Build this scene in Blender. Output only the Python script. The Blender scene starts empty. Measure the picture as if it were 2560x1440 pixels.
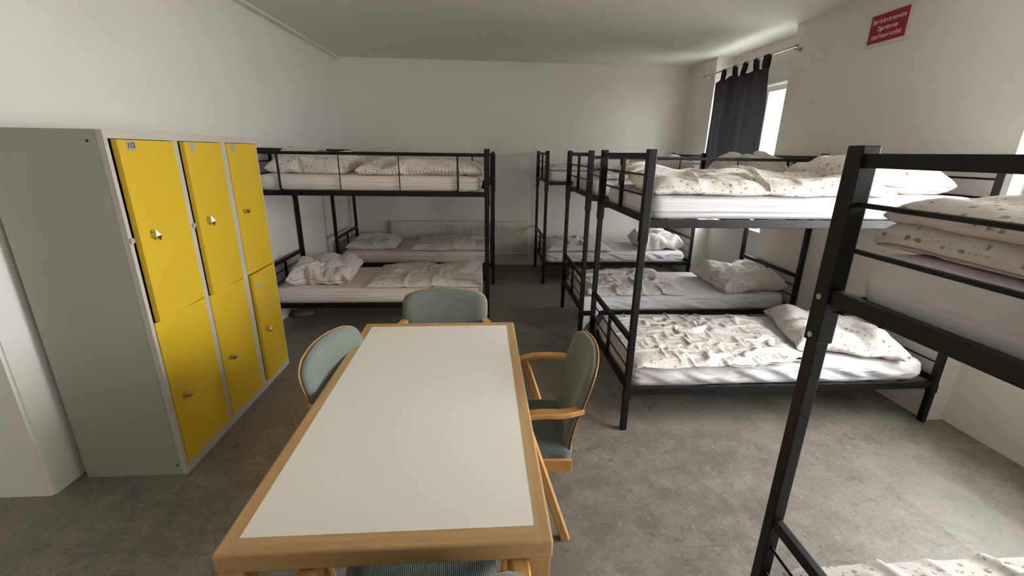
import bpy, bmesh, math, random
import numpy as np
from mathutils import Vector, Matrix, noise
PI = math.pi
S = bpy.context.scene
COL = S.collection

# ---------------------------------------------------------------- camera
CAM_H = 1.758
f_px, pitch, yaw, roll = 1082.4, 0.30316, 0.070387, -0.015312
fwd = Vector((math.sin(yaw)*math.cos(pitch), math.cos(yaw)*math.cos(pitch), -math.sin(pitch)))
rgt = Vector((math.cos(yaw), -math.sin(yaw), 0.0)); dwn = fwd.cross(rgt)
cr, sr = math.cos(roll), math.sin(roll)
r2 = cr*rgt + sr*dwn; d2 = -sr*rgt + cr*dwn
cam = bpy.data.cameras.new('camera'); cam.sensor_width = 36.0; cam.lens = 36.0*f_px/2560.0
cam.clip_start = 0.02
co = bpy.data.objects.new('camera', cam); COL.objects.link(co)
M3 = Matrix((r2, -d2, -fwd)).transposed()
co.matrix_world = Matrix.Translation((0, 0, CAM_H)) @ M3.to_4x4()
S.camera = co

# ---------------------------------------------------------------- view, world
S.view_settings.view_transform = 'Standard'; S.view_settings.look = 'None'
S.view_settings.gamma = 1.0; S.view_settings.use_curve_mapping = False
S.view_settings.exposure = 1.92
S.cycles.use_denoising = True
S.cycles.max_bounces = 10; S.cycles.diffuse_bounces = 7; S.cycles.transparent_max_bounces = 12
S.cycles.sample_clamp_indirect = 8.0
w = bpy.data.worlds.new('overcast_sky'); S.world = w; w.use_nodes = True
wn = w.node_tree; bg = wn.nodes['Background']
bg.inputs[0].default_value = (1.0, 0.965, 0.99, 1); bg.inputs[1].default_value = 6.0

# room dimensions
XR, XR2, XN = 3.10, 3.235, 3.33        # right wall, second niche plane, first niche plane
YB, ZC = 6.88, 3.0
YN = -2.9                              # wall behind the camera
XL0, XL1, YP = -2.255, -2.05, 2.0      # left wall: at the near corner, at the back
XLL = -3.6
WIN = [('window_1', XN, 4.66, 6.12, 0.87, 2.54), ('window_2', XR2, 0.20, 2.36, 0.80, 2.62), ('unseen_added_window', XR2, -2.2, -1.2, 0.87, 2.56)]  # last entry: unseen window added behind the camera for more daylight
def portal(x, y0, y1, z0, z1, power=None):
    l = bpy.data.lights.new('window_daylight', 'AREA'); l.shape = 'RECTANGLE'
    l.size = y1-y0; l.size_y = z1-z0
    l.cycles.is_portal = True
    o = bpy.data.objects.new('window_daylight', l); COL.objects.link(o)
    o.location = (x+0.10, (y0+y1)/2, (z0+z1)/2)
    o.rotation_euler = Matrix(((0, 0, 1), (1, 0, 0), (0, 1, 0))).to_euler()
for n_, x_, a_, b_, c_, d_ in WIN:
    portal(x_, a_, b_, c_, d_)

# ---------------------------------------------------------------- materials
def lin(r, g, b):
    return tuple((c/255.0/12.92 if c/255.0 <= 0.04045 else ((c/255.0+0.055)/1.055)**2.4) for c in (r, g, b)) + (1.0,)
class NT:
    def __init__(s, name, rough=0.6, col=(0.8, 0.8, 0.8, 1), metal=0.0, spec=None):
        s.m = bpy.data.materials.new(name); s.m.use_nodes = True
        s.t = s.m.node_tree; s.b = s.t.nodes['Principled BSDF']
        s.b.inputs['Roughness'].default_value = rough; s.b.inputs['Base Color'].default_value = col
        s.b.inputs['Metallic'].default_value = metal
        if spec is not None: s.b.inputs['Specular IOR Level'].default_value = spec
    def n(s, typ, ins=None, **kw):
        x = s.t.nodes.new(typ)
        for k, v in kw.items(): setattr(x, k, v)
        if ins:
            for k, v in ins.items():
                if hasattr(v, 'node'): s.t.links.new(v, x.inputs[k])
                else: x.inputs[k].default_value = v
        return x
    def mix(s, fac, a, b):
        x = s.t.nodes.new('ShaderNodeMix'); x.data_type = 'RGBA'
        for i, v in ((0, fac), (6, a), (7, b)):
            if hasattr(v, 'node'): s.t.links.new(v, x.inputs[i])
            else: x.inputs[i].default_value = v
        return x.outputs[2]
    def ramp(s, fac, stops):
        x = s.t.nodes.new('ShaderNodeValToRGB'); s.t.links.new(fac, x.inputs[0])
        e = x.color_ramp.elements
        while len(e) < len(stops): e.new(0.5)
        for k, (p, c) in enumerate(stops):
            e[k].position = p; e[k].color = c if len(c) == 4 else (*c, 1)
        return x.outputs[0]
    def math(s, op, a, b=0.0, c=0.0):
        x = s.t.nodes.new('ShaderNodeMath'); x.operation = op
        for i, v in enumerate((a, b, c)):
            if hasattr(v, 'node'): s.t.links.new(v, x.inputs[i])
            else: x.inputs[i].default_value = v
        return x.outputs[0]
    def coord(s, which='Object'):
        return s.t.nodes.new('ShaderNodeTexCoord').outputs[which]
    def mapping(s, vec, scale=(1, 1, 1), rot=(0, 0, 0), loc=(0, 0, 0)):
        return s.n('ShaderNodeMapping', {'Vector': vec, 'Scale': scale, 'Rotation': rot, 'Location': loc}).outputs[0]
    def noise(s, vec, scale, detail=3.0, rough=0.5, dist=0.0):
        return s.n('ShaderNodeTexNoise', {'Vector': vec, 'Scale': scale, 'Detail': detail, 'Roughness': rough, 'Distortion': dist}).outputs[0]
    def base(s, out): s.t.links.new(out, s.b.inputs['Base Color'])
    def rough(s, out): s.t.links.new(out, s.b.inputs['Roughness'])
    def bump(s, h, strength=0.3, dist=0.01):
        x = s.n('ShaderNodeBump', {'Height': h, 'Strength': strength, 'Distance': dist})
        s.t.links.new(x.outputs[0], s.b.inputs['Normal'])
W1, B1 = (1, 1, 1, 1), (0, 0, 0, 1)

def m_wall(name, col, stain=0.12):
    k = NT(name, 0.85, spec=0.25); o = k.coord()
    a = k.noise(o, 1.3, 4, 0.6); b = k.noise(o, 14, 4, 0.65)
    dirt = k.ramp(a, [(0.45, B1), (0.75, W1)])
    c2 = tuple(x*(1-stain) for x in col[:3]) + (1,)
    spots = k.ramp(k.noise(o, 5.5, 6, 0.72), [(0.68, B1), (0.76, W1)])
    c = k.mix(dirt, col, c2)
    c = k.mix(k.math('MULTIPLY', spots, 0.25), c, tuple(x*0.75 for x in col[:3]) + (1,))
    k.base(c); k.bump(k.math('ADD', b, k.math('MULTIPLY', k.noise(o, 60, 2), 0.4)), 0.25, 0.006)
    return k.m
def m_floor():
    k = NT('worn_screed', 0.55, spec=0.55); o = k.coord()
    big = k.noise(o, 0.9, 4, 0.6); mid = k.noise(o, 5, 6, 0.7); fine = k.noise(o, 38, 4, 0.7)
    c = k.mix(k.ramp(big, [(0.35, B1), (0.65, W1)]), lin(108, 103, 94), lin(130, 125, 116))
    c = k.mix(k.ramp(mid, [(0.42, B1), (0.62, W1)]), c, lin(140, 134, 124))
    c = k.mix(k.math('MULTIPLY', k.ramp(fine, [(0.4, B1), (0.65, W1)]), 0.35), c, lin(96, 91, 82))
    dv = k.n('ShaderNodeTexNoise', {'Vector': o, 'Scale': 9.0, 'Detail': 4.0}).outputs[1]
    wv = k.n('ShaderNodeVectorMath', {0: o, 1: k.n('ShaderNodeVectorMath', {0: dv, 'Scale': 0.22}, operation='SCALE').outputs[0]}, operation='ADD').outputs[0]
    zone = k.ramp(k.noise(o, 1.4, 3, 0.6), [(0.38, B1), (0.60, W1)])
    chipm = k.math('MULTIPLY', k.ramp(k.noise(wv, 24, 5, 0.75, 1.2), [(0.575, B1), (0.60, W1)]), k.math('MULTIPLY_ADD', zone, 0.85, 0.15))
    c = k.mix(k.math('MULTIPLY', chipm, 0.60), c, lin(62, 57, 50))
    speck = k.ramp(k.noise(wv, 62, 3, 0.7, 0.6), [(0.61, B1), (0.64, W1)])
    c = k.mix(k.math('MULTIPLY', speck, 0.45), c, lin(54, 50, 44))
    smear = k.math('MULTIPLY', k.ramp(k.noise(k.mapping(wv, (3.0, 9.0, 1), (0, 0, 0.2)), 1.0, 5, 0.7, 0.5), [(0.63, B1), (0.69, W1)]), 0.5)
    c = k.mix(smear, c, lin(50, 46, 40))
    lightm = k.ramp(k.noise(wv, 30, 4, 0.7, 0.8), [(0.60, B1), (0.64, W1)])
    c = k.mix(k.math('MULTIPLY', lightm, 0.45), c, lin(172, 164, 152))
    # long scratches
    for sc, rt, st in (((1.2, 26, 1), 0.15, 0.30), ((22, 1.4, 1), -0.35, 0.22), ((9, 2.2, 1), 0.75, 0.25)):
        sn = k.noise(k.mapping(o, sc, (0, 0, rt)), 1.0, 3, 0.6)
        c = k.mix(k.math('MULTIPLY', k.ramp(sn, [(0.66, B1), (0.70, W1)]), st), c, lin(70, 66, 58))
    # smoother repaired strip by the window
    sep = k.n('ShaderNodeSeparateXYZ', {0: o})
    x = sep.outputs[0]; y = sep.outputs[1]
    band = k.math('MULTIPLY', k.math('GREATER_THAN', x, 2.29), k.math('LESS_THAN', x, 2.68))
    band = k.math('MULTIPLY', band, k.ramp(k.math('MULTIPLY_ADD', k.math('SUBTRACT', k.noise(o, 7, 3), y), 0.5, 1.2), [(0.35, B1), (0.62, W1)]))
    c = k.mix(k.math('MULTIPLY', band, 0.42), c, lin(150, 147, 141))
    k.base(c)
    k.bump(k.math('SUBTRACT', k.math('MULTIPLY', fine, 0.4), chipm), 0.35, 0.006)
    k.rough(k.math('MULTIPLY_ADD', mid, 0.3, 0.30))
    return k.m
def m_metal_black():
    k = NT('black_powder_coat', 0.45, lin(12, 11, 11), 0.0, 0.35); o = k.coord()
    n1 = k.noise(o, 9, 5, 0.7)
    k.base(k.mix(k.math('MULTIPLY', k.ramp(n1, [(0.62, B1), (0.72, W1)]), 0.35), lin(13, 12, 12), lin(44, 42, 40)))
    k.rough(k.math('MULTIPLY_ADD', n1, 0.25, 0.34)); return k.m
def m_floral():
    k = NT('floral_cotton', 0.9, spec=0.15)
    uv = k.coord('UV')
    def layer(scale, rot, lo, hi, dsc):
        m = k.mapping(uv, (1, 1, 1), (0, 0, rot))
        d = k.n('ShaderNodeTexNoise', {'Vector': m, 'Scale': dsc, 'Detail': 2.0})
        mm = k.n('ShaderNodeVectorMath', {0: m, 1: k.n('ShaderNodeVectorMath', {0: d.outputs[1], 'Scale': 0.020}, operation='SCALE').outputs[0]}, operation='ADD').outputs[0]
        v = k.n('ShaderNodeTexVoronoi', {'Vector': mm, 'Scale': scale, 'Randomness': 0.85})
        sp = k.n('ShaderNodeSeparateColor', {0: v.outputs['Color']})
        r = k.math('MULTIPLY_ADD', sp.outputs[0], 0.55, 0.55)
        dd = k.math('DIVIDE', v.outputs['Distance'], r)
        return k.ramp(dd, [(lo, W1), (hi, B1)]), sp
    a, sa = layer(31, 0.3, 0.24, 0.32, 80)
    b, sb = layer(58, 1.1, 0.20, 0.28, 120)
    base = k.mix(k.noise(uv, 3.0, 2), lin(212, 207, 201), lin(221, 216, 211))
    ca = k.mix(sa.outputs[1], lin(118, 110, 104), lin(160, 138, 130))
    c = k.mix(k.math('MULTIPLY', b, 0.75), base, lin(168, 160, 148))
    c = k.mix(k.math('MULTIPLY', a, 0.80), c, ca)
    k.base(c); k.bump(k.noise(uv, 140, 2), 0.12, 0.002)
    return k.m
def m_stripe(name='striped_cotton', dark=lin(178, 148, 146), ax='X'):
    k = NT(name, 0.9, spec=0.15); uv = k.coord('UV')
    wv = k.n('ShaderNodeTexWave', {'Vector': uv, 'Scale': 9.0, 'Distortion': 0.6}, wave_type='BANDS', bands_direction=ax).outputs[1]
    k.base(k.mix(k.ramp(wv, [(0.84, B1), (0.93, W1)]), lin(228, 218, 212), dark)); return k.m
def m_sheet(name, col):
    k = NT(name, 0.85, spec=0.2); o = k.coord('Object')
    a = k.noise(k.mapping(o, (2.2, 7, 16), (0, 0, 0.05)), 1.0, 4, 0.6, 0.6)
    k.base(col if False else k.mix(a, col, tuple(c*0.95 for c in col[:3]) + (1,)))
    k.bump(a, 0.25, 0.02); return k.m
def m_wood(name, c1, c2, axis=0, sc=1.0, rough=0.42):
    k = NT(name, rough, spec=0.4); o = k.coord()
    s = [38, 38, 38]; s[axis] = 2.2
    g = k.noise(k.mapping(o, tuple(v*sc for v in s)), 1.0, 4, 0.6, 0.4)
    fl = k.noise(o, 3.0*sc, 2)
    c = k.mix(k.ramp(g, [(0.38, B1), (0.68, W1)]), c1, c2)
    c = k.mix(k.math('MULTIPLY', fl, 0.3), c, tuple(v*0.85 for v in c1[:3]) + (1,))
    k.base(c); k.bump(g, 0.05, 0.002); return k.m
def m_fabric(name, c1, c2, rib=False):
    k = NT(name, 0.95, spec=0.12); o = k.coord()
    n1 = k.noise(o, 160, 2); n2 = k.noise(o, 6, 4, 0.6)
    k.b.inputs['Sheen Weight'].default_value = 0.35
    c = k.mix(n2, c1, c2)
    if rib:
        wv = k.n('ShaderNodeTexWave', {'Vector': o, 'Scale': 50.0}, wave_type='BANDS', bands_direction='X').outputs[1]
        c = k.mix(k.math('MULTIPLY', wv, 0.5), c, tuple(v*0.45 for v in c1[:3]) + (1,))
        k.bump(wv, 0.6, 0.004)
    else:
        st = k.noise(k.mapping(o, (70, 70, 5)), 1.0, 3)
        c = k.mix(k.math('MULTIPLY', k.ramp(st, [(0.45, B1), (0.7, W1)]), 0.35), c, tuple(v*0.7 for v in c1[:3]) + (1,))
        k.bump(n1, 0.2, 0.002)
    k.base(c); return k.m
def m_plain(name, col, rough=0.5, metal=0.0, var=0.06, spec=None):
    k = NT(name, rough, col, metal, spec); o = k.coord()
    k.base(k.mix(k.noise(o, 7, 4, 0.6), col, tuple(c*(1-var) for c in col[:3]) + (1,))); return k.m
def m_glass():
    m = bpy.data.materials.new('window_glass'); m.use_nodes = True; t = m.node_tree
    for n in list(t.nodes): t.nodes.remove(n)
    o = t.nodes.new('ShaderNodeOutputMaterial'); mx = t.nodes.new('ShaderNodeMixShader')
    tr = t.nodes.new('ShaderNodeBsdfTransparent'); gl = t.nodes.new('ShaderNodeBsdfGlossy'); fr = t.nodes.new('ShaderNodeLayerWeight')
    tr.inputs[0].default_value = (0.96, 0.98, 0.97, 1); gl.inputs['Roughness'].default_value = 0.02; fr.inputs[0].default_value = 0.04
    t.links.new(fr.outputs[1], mx.inputs[0]); t.links.new(tr.outputs[0], mx.inputs[1]); t.links.new(gl.outputs[0], mx.inputs[2])
    t.links.new(mx.outputs[0], o.inputs[0]); return m
def m_curtain():
    k = NT('black_curtain_cloth', 0.9, lin(30, 28, 31), spec=0.15); o = k.coord()
    k.base(k.mix(k.noise(o, 3, 3), lin(30, 28, 29), lin(22, 20, 21)))
    tl = k.t.nodes.new('ShaderNodeBsdfTranslucent'); tl.inputs[0].default_value = (0.075, 0.072, 0.076, 1)
    ad = k.t.nodes.new('ShaderNodeAddShader'); out = k.t.nodes['Material Output']
    k.t.links.new(k.b.outputs[0], ad.inputs[0]); k.t.links.new(tl.outputs[0], ad.inputs[1]); k.t.links.new(ad.outputs[0], out.inputs[0])
    return k.m
def m_leaf(name, c1, c2):
    k = NT(name, 0.8, spec=0.2); o = k.coord()
    k.base(k.mix(k.noise(o, 3.0, 3), c1, c2)); return k.m

MT = dict(
    wall=m_wall('white_wall_paint', lin(226, 223, 217), 0.05), ceil=m_wall('ceiling_paint', lin(224, 222, 216), 0.04),
    floor=m_floor(), black=m_metal_black(), floral=m_floral(), stripe=m_stripe(), stripey=m_stripe('striped_cotton_lengthwise', ax='Y'),
    sheet=m_sheet('white_bed_sheet', lin(218, 216, 220)), sheetc=m_sheet('cream_bed_sheet', lin(226, 218, 209)),
    beech=m_wood('beech_wood_along', lin(196, 160, 114), lin(180, 142, 96), 1), beechx=m_wood('beech_wood_across', lin(196, 160, 114), lin(180, 142, 96), 0),
    beechz=m_wood('beech_wood_upright', lin(194, 156, 108), lin(178, 138, 90), 2),
    bent=m_wood('bent_beech', lin(208, 160, 100), lin(188, 138, 80), 1, 1.0),
    bentz=m_wood('bent_beech_upright', lin(208, 160, 100), lin(188, 138, 80), 2, 1.0),
    veneer=m_wood('beech_veneer_shell', lin(196, 152, 100), lin(172, 122, 72), 2, 0.8),
    lam=m_plain('white_laminate', lin(240, 237, 226), 0.35, 0, 0.02), fab=m_fabric('grey_green_plush', lin(122, 128, 118), lin(102, 109, 101)),
    rib=m_fabric('ribbed_grey_green_plush', lin(112, 122, 118), lin(92, 102, 99), True),
    lockgrey=m_plain('locker_grey_paint', lin(164, 164, 152), 0.5), lockframe=m_plain('locker_light_frame', lin(190, 186, 172), 0.5, 0, 0.12),
    yellow=m_plain('locker_yellow_paint', lin(216, 178, 40), 0.42, 0, 0.05), chrome=m_plain('brushed_nickel', lin(200, 192, 176), 0.35, 1.0),
    plate=m_plain('number_plate', lin(170, 162, 158), 0.5), ink=m_plain('plate_ink', lin(70, 62, 66), 0.6),
    rad=m_plain('radiator_enamel', lin(214, 211, 198), 0.45), gap=m_plain('shadow_interior', lin(30, 26, 22), 0.8),
    frame=m_plain('white_window_frame', lin(232, 234, 230), 0.35, 0, 0.02), glass=m_glass(), curtain=m_curtain(),
    signw=m_plain('sign_white', lin(214, 206, 200), 0.5, 0, 0.02), signr=m_plain('sign_red', lin(150, 22, 40), 0.5, 0, 0.05), signt=m_plain('sign_lettering', lin(226, 190, 190), 0.5, 0, 0.02),
    rod=m_plain('rod_steel', lin(176, 174, 170), 0.3, 0.8), bolt=m_plain('bolt_zinc', lin(200, 196, 186), 0.35, 0.8),
    leaf=m_leaf('tree_leaves', lin(150, 172, 96), lin(196, 206, 140)), bark=m_plain('tree_bark', lin(96, 84, 70), 0.9), bounce_ground=m_leaf('pale_bounce_ground', lin(170, 168, 158), lin(184, 182, 172)),
    bundle=m_plain('grey_bundle_cloth', lin(120, 116, 110), 0.9, 0, 0.2))

# ---------------------------------------------------------------- mesh helpers
def link(name, bm, mats, parent=None, smooth=False, loc=None):
    me = bpy.data.meshes.new(name); bmesh.ops.recalc_face_normals(bm, faces=bm.faces)
    bm.to_mesh(me); bm.free()
    for m in (mats if isinstance(mats, (list, tuple)) else [mats]): me.materials.append(m)
    if smooth:
        for p in me.polygons: p.use_smooth = True
    o = bpy.data.objects.new(name, me); COL.objects.link(o)
    if parent: o.parent = parent
    if loc: o.location = loc
    return o
def thing(name, label, cat, loc=(0, 0, 0), rz=0.0, group=None):
    o = bpy.data.objects.new(name, None); COL.objects.link(o); o.empty_display_size = 0.1
    o.location = loc; o.rotation_euler = (0, 0, rz); o['label'] = label; o['category'] = cat
    if group: o['group'] = group
    return o
def tag(o, label, cat, group=None):
    o['label'] = label; o['category'] = cat
    if group: o['group'] = group
    return o
def struct(o): o['kind'] = 'structure'; return o
def box(bm, a, b, bev=0.0, mi=0):
    x0, y0, z0 = a; x1, y1, z1 = b
    v = [bm.verts.new(p) for p in ((x0, y0, z0), (x1, y0, z0), (x1, y1, z0), (x0, y1, z0), (x0, y0, z1), (x1, y0, z1), (x1, y1, z1), (x0, y1, z1))]
    fs = [bm.faces.new([v[i] for i in q]) for q in ((0, 3, 2, 1), (4, 5, 6, 7), (0, 1, 5, 4), (1, 2, 6, 5), (2, 3, 7, 6), (3, 0, 4, 7))]
    for f in fs: f.material_index = mi
    if bev > 0:
        es = list({e for f in fs for e in f.edges})
        bmesh.ops.bevel(bm, geom=es, offset=bev, segments=2, profile=0.6, affect='EDGES', clamp_overlap=True)
    return bm
def BM(): return bmesh.new()
def boxo(name, a, b, mat, parent=None, bev=0.0):
    return link(name, box(BM(), a, b, bev), mat, parent)
def tube(bm, pts, r, seg=10, cap=True):
    pts = [Vector(p) for p in pts]; rings = []
    n = len(pts); t0 = (pts[1]-pts[0]).normalized()
    up = Vector((0, 0, 1)) if abs(t0.z) < 0.9 else Vector((1, 0, 0))
    a = t0.cross(up).normalized()
    for i, p in enumerate(pts):
        t = (pts[min(i+1, n-1)]-pts[max(i-1, 0)]).normalized()
        a = (a - t*a.dot(t)).normalized(); b = t.cross(a)
        rings.append([bm.verts.new(p + r*(math.cos(k*2*PI/seg)*a + math.sin(k*2*PI/seg)*b)) for k in range(seg)])
    for i in range(n-1):
        for k in range(seg):
            bm.faces.new((rings[i][k], rings[i][(k+1) % seg], rings[i+1][(k+1) % seg], rings[i+1][k]))
    if cap: bm.faces.new(rings[0][::-1]); bm.faces.new(rings[-1])
    return bm
def band(bm, pts, wdt, thk, wd=Vector((1, 0, 0))):
    """bent lamination: rectangular section swept along pts; width along wd"""
    pts = [Vector(p) for p in pts]; rings = []; n = len(pts)
    ws = wdt if isinstance(wdt, list) else [wdt]*n
    for i, p in enumerate(pts):
        t = (pts[min(i+1, n-1)]-pts[max(i-1, 0)]).normalized()
        nn = t.cross(wd).normalized()
        c = min(0.006, thk*0.3); hw, ht = ws[i]/2, thk/2
        sec = [(-hw+c, -ht), (hw-c, -ht), (hw, -ht+c), (hw, ht-c), (hw-c, ht), (-hw+c, ht), (-hw, ht-c), (-hw, -ht+c)]
        rings.append([bm.verts.new(p + wd*x + nn*y) for x, y in sec])
    for i in range(n-1):
        for k in range(8):
            bm.faces.new((rings[i][k], rings[i][(k+1) % 8], rings[i+1][(k+1) % 8], rings[i+1][k]))
    bm.faces.new(rings[0][::-1]); bm.faces.new(rings[-1]); return bm
def bez(p0, p1, p2, p3, n=8):
    out = []
    for i in range(n+1):
        t = i/n; u = 1-t
        out.append(tuple(u**3*a + 3*u*u*t*b + 3*u*t*t*c + t**3*d for a, b, c, d in zip(p0, p1, p2, p3)))
    return out
def sm(a, b, x):
    t = min(1, max(0, (x-a)/(b-a))); return t*t*(3-2*t)

# ---------------------------------------------------------------- the room
fl = struct(boxo('floor', (XLL-0.3, YN-0.3, -0.12), (XR2+0.35, YB+0.3, 0), MT['floor']))
struct(boxo('ceiling', (XLL-0.3, YN-0.3, ZC), (XR2+0.35, YB+0.3, ZC+0.15), MT['ceil']))
struct(boxo('wall_back', (XLL, YB, 0), (XR2+0.35, YB+0.2, ZC), MT['wall']))
struct(boxo('wall_front', (XLL-0.2, YN-0.2, 0), (XR2+0.35, YN, ZC), MT['wall']))
bm = BM()   # left wall: prism whose room face slants slightly
pl = [(XL0, YP), (XL1, YB+0.1), (XLL-0.2, YB+0.1), (XLL-0.2, YP)]
lo = [bm.verts.new((x, y, 0)) for x, y in pl]; hi = [bm.verts.new((x, y, ZC)) for x, y in pl]
bm.faces.new(lo); bm.faces.new(hi)
for i in range(4): bm.faces.new((lo[i], lo[(i+1) % 4], hi[(i+1) % 4], hi[i]))
es = [e for e in bm.edges if all(abs(v.co.x-XL0) < 1e-4 and abs(v.co.y-YP) < 1e-4 for v in e.verts)]
bmesh.ops.bevel(bm, geom=es, offset=0.012, segments=3, affect='EDGES')
struct(link('wall_left', bm, MT['wall']))
struct(boxo('wall_left_near', (XLL-0.2, YN, 0), (XLL, YP, ZC), MT['wall']))
# ceiling edge strip along the left wall
bm = BM(); 
q = [(XL0+0.0, YP), (XL1+0.0, YB), (XL1+0.075, YB), (XL0+0.075, YP)]
lo = [bm.verts.new((x, y, ZC-0.02)) for x, y in q]; hi = [bm.verts.new((x, y, ZC-0.001)) for x, y in q]
bm.faces.new(lo); bm.faces.new(hi)
for i in range(4): bm.faces.new((lo[i], lo[(i+1) % 4], hi[(i+1) % 4], hi[i]))
struct(link('trim_1', bm, MT['wall']))
# right wall in pieces with niches
X3 = XR2+0.35
def piece(x0, y0, y1, z0=0, z1=ZC):
    return struct(boxo('wall_right', (x0, y0, z0), (X3, y1, z1), MT['wall']))
Y1a, Y1b = 4.63, 6.14
piece(XR, Y1b, YB); piece(XR, 2.44, Y1a)
def niche(x, y0, y1, wy0, wy1, wz0, wz1):
    piece(x, y0, y1, 0, wz0); piece(x, y0, y1, wz1, ZC)
    if wy0 > y0: piece(x, y0, wy0, wz0, wz1)
    if wy1 < y1: piece(x, wy1, y1, wz0, wz1)
niche(XN, Y1a, Y1b, 4.66, 6.12, 0.87, 2.54)
niche(XR2, -0.2, 2.44, 0.20, 2.36, 0.80, 2.62)
niche(XR2, YN, -0.2, -2.2, -1.2, 0.87, 2.56)
for nm, x, y0, y1, z0, z1 in WIN:
    e = bpy.data.objects.new(nm, None); COL.objects.link(e); e.location = (x, (y0+y1)/2, z0); struct(e)
    bm = BM(); xo = 0.05; t = 0.06; c = (y0+y1)/2
    def r(a, b): box(bm, (xo, a[0]-c, a[1]-z0), (xo+0.07, b[0]-c, b[1]-z0), 0.006)
    r((y0, z0), (y1, z0+t)); r((y0, z1-t), (y1, z1)); r((y0, z0+t), (y0+t, z1-t)); r((y1-t, z0+t), (y1, z1-t))
    r((c-0.04, z0+t), (c+0.04, z1-t))
    link('window_frame', bm, MT['frame'], e)
    bm = BM(); box(bm, (xo+0.03, y0+t-c, t), (xo+0.042, y1-t-c, z1-z0-t)); link('pane', bm, MT['glass'], e)
    bm = BM(); box(bm, (-0.035, y0-c-0.01, -0.001), (0.06, y1-c+0.01, 0.022), 0.004); link('window_sill', bm, MT['frame'], e)
# roller blind box above window 1
struct(boxo('trim_2', (XN-0.012, 4.64, 2.55), (XN, 6.13, 2.68), MT['frame'], bev=0.003))

# outside
g = struct(boxo('ground_outside', (XR2+0.4, -14, -1.2), (32, 26, -1.0), MT['bounce_ground']))  # pale grey ground, lightened to bounce daylight up onto the ceiling
def tree(x, y, h, r, seed, label):
    rnd = random.Random(seed); t = thing('tree', label, 'tree', (x, y, -1.0), 0, 'trees beyond the windows')
    link('trunk', tube(BM(), [(0, 0, 0), (0.05, 0.03, h*0.35), (0.0, 0.1, h*0.7)], 0.12, 8), MT['bark'], t)
    bm = BM()
    for i in range(1500):
        while True:
            p = Vector((rnd.uniform(-1, 1), rnd.uniform(-1, 1), rnd.uniform(-1, 1)))
            if 0.3 < p.length < 1: break
        p = Vector((p.x*r, p.y*r, h*0.6 + p.z*h*0.45)); s = rnd.uniform(0.10, 0.2)
        a = Vector((rnd.uniform(-1, 1), rnd.uniform(-1, 1), rnd.uniform(-1, 1))).normalized(); b = a.orthogonal().normalized()
        bm.faces.new([bm.verts.new(p + a*s), bm.verts.new(p + b*s*0.5), bm.verts.new(p - a*s), bm.verts.new(p - b*s*0.5)])
    link('foliage', bm, MT['leaf'], t)
tree(6.9, 10.0, 6.5, 2.4, 1, 'pale green leafy tree seen through the far window beside the curtain')
tree(10.5, 13.5, 8, 2.8, 2, 'taller pale green tree standing behind, outside the far window')

# radiator on the back wall
R = thing('radiator', 'long cream panel radiator mounted low on the back wall', 'radiator', (-0.35, YB-0.085, 0.20))
bm = BM(); hw = 1.055; H_ = 0.515; nfl = 62
cols = []
for i in range(nfl*4+1):
    x = -hw + 0.012 + (2*hw-0.024)*i/(nfl*4); ph = i % 4
    d = (0.0, -0.004, -0.011, -0.011)[ph] if False else -0.011*max(0.0, min(1.0, 1.4*math.sin(PI*(i % 4)/4.0)))
    cols.append((x, d))
prev = None
for x, d in cols:
    row = [bm.verts.new((x, -0.02, 0.0)), bm.verts.new((x, -0.02, 0.04)), bm.verts.new((x, -0.02+d, 0.055)), bm.verts.new((x, -0.02+d, H_-0.055)), bm.verts.new((x, -0.02, H_-0.04)), bm.verts.new((x, -0.02, H_))]
    if prev:
        for k in range(5): bm.faces.new((prev[k], row[k], row[k+1], prev[k+1]))
    prev = row
link('front_panel', bm, MT['rad'], R)
bm = BM(); box(bm, (-hw, -0.015, 0.0), (hw, 0.05, H_), 0.004); box(bm, (-hw-0.006, -0.026, H_-0.006), (hw+0.006, 0.055, H_+0.006), 0.003)
box(bm, (-hw-0.006, -0.022, 0), (-hw+0.01, 0.05, H_)); box(bm, (hw-0.01, -0.022, 0), (hw+0.006, 0.05, H_)); link('casing', bm, MT['rad'], R)
bm = BM(); tube(bm, [(hw, 0.01, H_-0.06), (hw+0.08, 0.01, H_-0.06), (hw+0.09, 0.01, H_-0.1), (hw+0.09, 0.01, 0.02), (hw+0.09, 0.05, 0.0), (hw+0.09, 0.084, 0.0)], 0.009, 8); link('pipe', bm, MT['rad'], R)
bm = BM(); tube(bm, [(hw+0.07, 0.01, H_-0.06), (hw+0.15, 0.01, H_-0.06)], 0.022, 12); link('valve', bm, MT['rad'], R)
for x in (-0.7, 0.7): link('bracket', box(BM(), (x-0.02, 0.05, 0.08), (x+0.02, 0.0849, H_-0.08)), MT['rad'], R)

# ---------------------------------------------------------------- lockers
LX, LY0, LY1, LH = -1.666, 2.133, 3.485, 1.83
K = thing('locker_cabinet', 'grey steel locker cabinet with six yellow doors against the left wall', 'locker', (LX, LY0, 0))
Lw = LY1-LY0; dpt = 0.53
bm = BM()
box(bm, (-dpt, 0, 0), (-0.031, 0.015, LH)); box(bm, (-dpt, Lw-0.015, 0), (-0.031, Lw, LH)); box(bm, (-dpt, 0.015, 0), (-dpt+0.01, Lw-0.015, LH))
box(bm, (-dpt, 0.015, LH-0.031), (-0.031, Lw-0.015, LH)); box(bm, (-dpt, 0.015, 0.03), (-0.031, Lw-0.015, 0.045)); 
link('body', bm, MT['lockgrey'], K)['label'] = 'grey side and top panels'
bm = BM(); box(bm, (-dpt+0.012, 0.02, 0.05), (-0.05, Lw-0.02, LH-0.02)); link('interior_shade_block', bm, MT['gap'], K)  # solid dark block, paints the shade seen through the door gaps
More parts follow.
